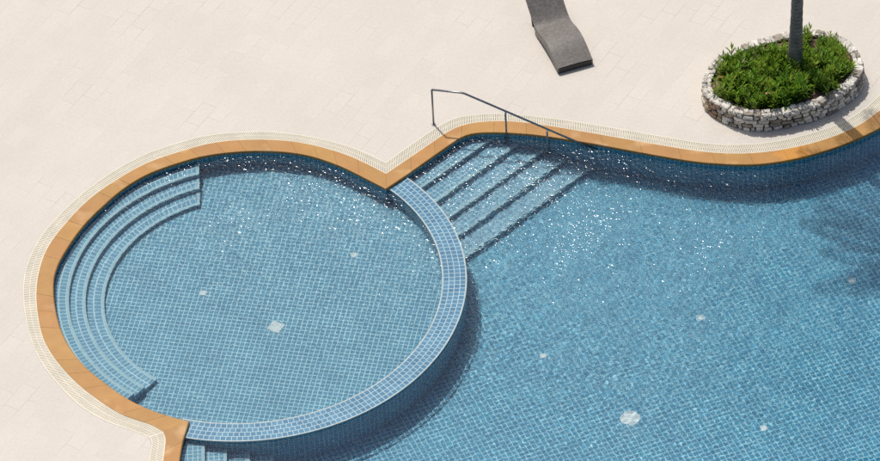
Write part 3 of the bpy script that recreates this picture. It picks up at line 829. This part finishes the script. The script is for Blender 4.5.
# ------------------------------------------------------------------ palm
tx, ty = G((794.5, 67), ZS + .03)
palm = empty('palm_tree', (tx, ty, ZS)); tag(palm, 'tall palm with a bare grey ringed trunk growing in the stone planter', 'palm tree')
HT = 8.8
mb = MB(); pts, rad = [], []
for i in range(83):
    f = i / 82; pts.append((.10 * f + .05 * math.sin(f * 3), .04 * f, -.1 + f * HT)); rad.append(.165 - .04 * min(1, f * 6) - .02 * f + (.006 if i % 2 else 0))
mb.tube(pts, rad, 18); mb.build('trunk', M['bark'], palm, smooth=True)
mb = MB(); top_ = Vector(pts[-1])
for k in range(32):
    az = k * 2.399 + rnd.uniform(-.2, .2); el = math.radians(65 - k * 3.0 + rnd.uniform(-6, 6)); Lf = rnd.uniform(2.7, 3.1)
    p = top_ + Vector((0, 0, -.15 * k / 32)); d = Vector((math.cos(az) * math.cos(el), math.sin(az) * math.cos(el), math.sin(el))); spine = [p.copy()]
    for i in range(22):
        d = (d + Vector((0, 0, -.055))).normalized(); p = p + d * Lf / 22; spine.append(p.copy())
    mb.tube(spine[::3] + [spine[-1]], .018, 5, tint=(1.2, 1.1, .7))
    for i in range(2, 22):
        for s in (-1, 1):
            for h in (0, .5):
                b = spine[i].lerp(spine[i + 1], h); ax = (spine[i + 1] - spine[i]).normalized()
                sd = ax.cross(Vector((0, 0, 1))).normalized() * s; ll = .62 * math.sin(PI * (.12 + .84 * (i + h) / 23)) * rnd.uniform(.85, 1.1)
                dr = (sd * .85 + ax * .5 + Vector((0, 0, -.25 + rnd.uniform(-.15, .1)))).normalized()
                tip = b + dr * ll + Vector((0, 0, -.12 * ll)); m_ = b + dr * ll * .5; w = ax * .022
                v = rnd.uniform(.75, 1.25)
                mb.face([b - w * .5, m_ - w, tip, m_ + w], tint=(v, v, v))
mb.build('crown', M['frond'], palm)

# ------------------------------------------------------------------ shrubs in the planter
def shrub_mesh(seed):
    r = random.Random(seed); mb = MB()
    for k in range(13):                              # upright shoots, leaves in a rosette along each
        a = r.uniform(0, 2 * PI); d = r.uniform(0, .15); bx_, by_ = d * math.cos(a), d * math.sin(a); h = r.uniform(.10, .27)
        lean = Vector((bx_ * .8, by_ * .8, 1)).normalized(); base_ = Vector((bx_, by_, -.03)); tp = base_ + lean * h
        mb.tube([base_, tp], .004, 4, tint=(.7, .6, .5))
        for j in range(15):
            f = .2 + .8 * j / 14; p = base_.lerp(tp, f); az = j * 2.4 + r.uniform(-.3, .3); el = math.radians(r.uniform(-5, 30) + 55 * f * f)
            dr = Vector((math.cos(az) * math.cos(el), math.sin(az) * math.cos(el), math.sin(el))); ll = r.uniform(.07, .135)
            sd = dr.cross(Vector((0, 0, 1)));  sd = sd.normalized() if sd.length > 1e-3 else Vector((1, 0, 0))
            w = sd * r.uniform(.010, .017); m_ = p + dr * ll * .45; tip = p + dr * ll + Vector((0, 0, -.25 * ll * ll / .12 * .3))
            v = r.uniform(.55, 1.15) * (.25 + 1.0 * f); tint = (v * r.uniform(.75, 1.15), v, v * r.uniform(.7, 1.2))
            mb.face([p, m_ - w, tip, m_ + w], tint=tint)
    return mb
protos = [shrub_mesh(100 + i) for i in range(5)]
pobj = []
SL = 'bright green bushy shrub with short pointed leaves, one of the clumps filling the stone planter'
spots = []
inner = np.array([rim_at(x, -RW - .11)[0] for x in np.linspace(0, Lr, 60, endpoint=False)])
def in_poly(p, poly):
    r = False; j = len(poly) - 1
    for i in range(len(poly)):
        if (poly[i][1] > p[1]) != (poly[j][1] > p[1]) and p[0] < (poly[j][0] - poly[i][0]) * (p[1] - poly[i][1]) / (poly[j][1] - poly[i][1]) + poly[i][0]: r = not r
        j = i
    return r
bare = [(G((772, 47), ZS), .36), (G((793, 42), ZS), .3), (G((757, 52), ZS), .2), (G((722, 88), ZS), .12), (G((812, 99), ZS), .2), (G((820, 82), ZS), .12), ((tx, ty), .2), (G((850, 70), ZS), .1)]
tries = 0
while len(spots) < 88 and tries < 9000:
    tries += 1
    p = (rnd.uniform(inner[:, 0].min(), inner[:, 0].max()), rnd.uniform(inner[:, 1].min(), inner[:, 1].max()))
    if not in_poly(p, inner): continue
    if any(math.hypot(p[0] - b[0][0], p[1] - b[0][1]) < b[1] for b in bare): continue
    if any(math.hypot(p[0] - q[0], p[1] - q[1]) < .215 for q in spots): continue
    spots.append(p)
for i, p in enumerate(spots):
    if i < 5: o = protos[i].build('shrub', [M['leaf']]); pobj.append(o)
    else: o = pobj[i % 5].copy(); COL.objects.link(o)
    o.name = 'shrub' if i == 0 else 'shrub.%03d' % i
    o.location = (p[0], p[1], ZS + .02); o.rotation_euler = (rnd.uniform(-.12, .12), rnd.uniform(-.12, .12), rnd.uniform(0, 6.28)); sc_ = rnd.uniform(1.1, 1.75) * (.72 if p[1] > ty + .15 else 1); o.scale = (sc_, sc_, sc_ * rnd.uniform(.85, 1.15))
    tag(o, SL, 'shrub', 'shrubs filling the stone planter')
# a few dead orange leaves caught in the shrubs
for (px, lab) in (((768, 93), 'small dead orange leaf lying on the shrubs at the planter front'), ((721, 77), 'small dead orange leaf lying on the shrubs at the planter left end')):
    x, y = G(px, ZS + (.36 if px[0] > 750 else .25)); mb = MB(); a = rnd.uniform(0, 6)
    e1 = Vector((math.cos(a), math.sin(a), .1)) * .075; e2 = Vector((-math.sin(a), math.cos(a), .15)) * .03
    mb.face([-e1, -e2 * 1.0, e1, e2]); o = mb.build('dead_leaf', M['deadleaf']); o.location = (x, y, ZS + (.36 if px[0] > 750 else .25))
    s_ = o.modifiers.new('thick', 'SOLIDIFY'); s_.thickness = .002
    tag(o, lab, 'leaf')

# ------------------------------------------------------------------ light
vec = Vector((-.244, .443, .95)).normalized()            # towards the sun
el = math.asin(vec.z); az = math.atan2(vec.x, vec.y)
sun = bpy.data.lights.new('sun', 'SUN'); sun.energy = 3.15; sun.angle = math.radians(.53); sun.color = (1, .965, .91)
sun.cycles.is_caustics_light = True
so_ = bpy.data.objects.new('sun', sun); COL.objects.link(so_)
so_.rotation_euler = vec.to_track_quat('Z', 'Y').to_euler()
wd = bpy.data.worlds.new('World'); sc.world = wd; wd.use_nodes = True
sk = wd.node_tree.nodes.new('ShaderNodeTexSky'); sk.sky_type = 'NISHITA'; sk.sun_disc = False
sk.sun_elevation = el; sk.sun_rotation = az; sk.dust_density = 4.0; sk.air_density = 0.85; sk.ozone_density = 0.6
wd.node_tree.links.new(sk.outputs[0], wd.node_tree.nodes['Background'].inputs[0]); wd.node_tree.nodes['Background'].inputs[1].default_value = .105

# ------------------------------------------------------------------ camera
cam = bpy.data.cameras.new('camera'); co = bpy.data.objects.new('camera', cam); COL.objects.link(co)
cam.sensor_width = 36; cam.lens = 36 * FPX / 880; cam.clip_end = 1000; cam.clip_start = 1
mw = Matrix.Identity(4)
for i in range(3):
    mw[i][0], mw[i][1], mw[i][2], mw[i][3] = RIGHT[i], UP[i], -FWD[i], CAM[i]
co.matrix_world = mw
sc.camera = co
vs = sc.view_settings; vs.view_transform = 'Standard'; vs.look = 'None'; vs.exposure = 0.0; vs.gamma = 1.0; vs.use_curve_mapping = False
cy = sc.cycles
cy.caustics_refractive = True; cy.caustics_reflective = False; cy.max_bounces = 8; cy.transmission_bounces = 6; cy.sample_clamp_indirect = 6.0
cy.use_denoising = False
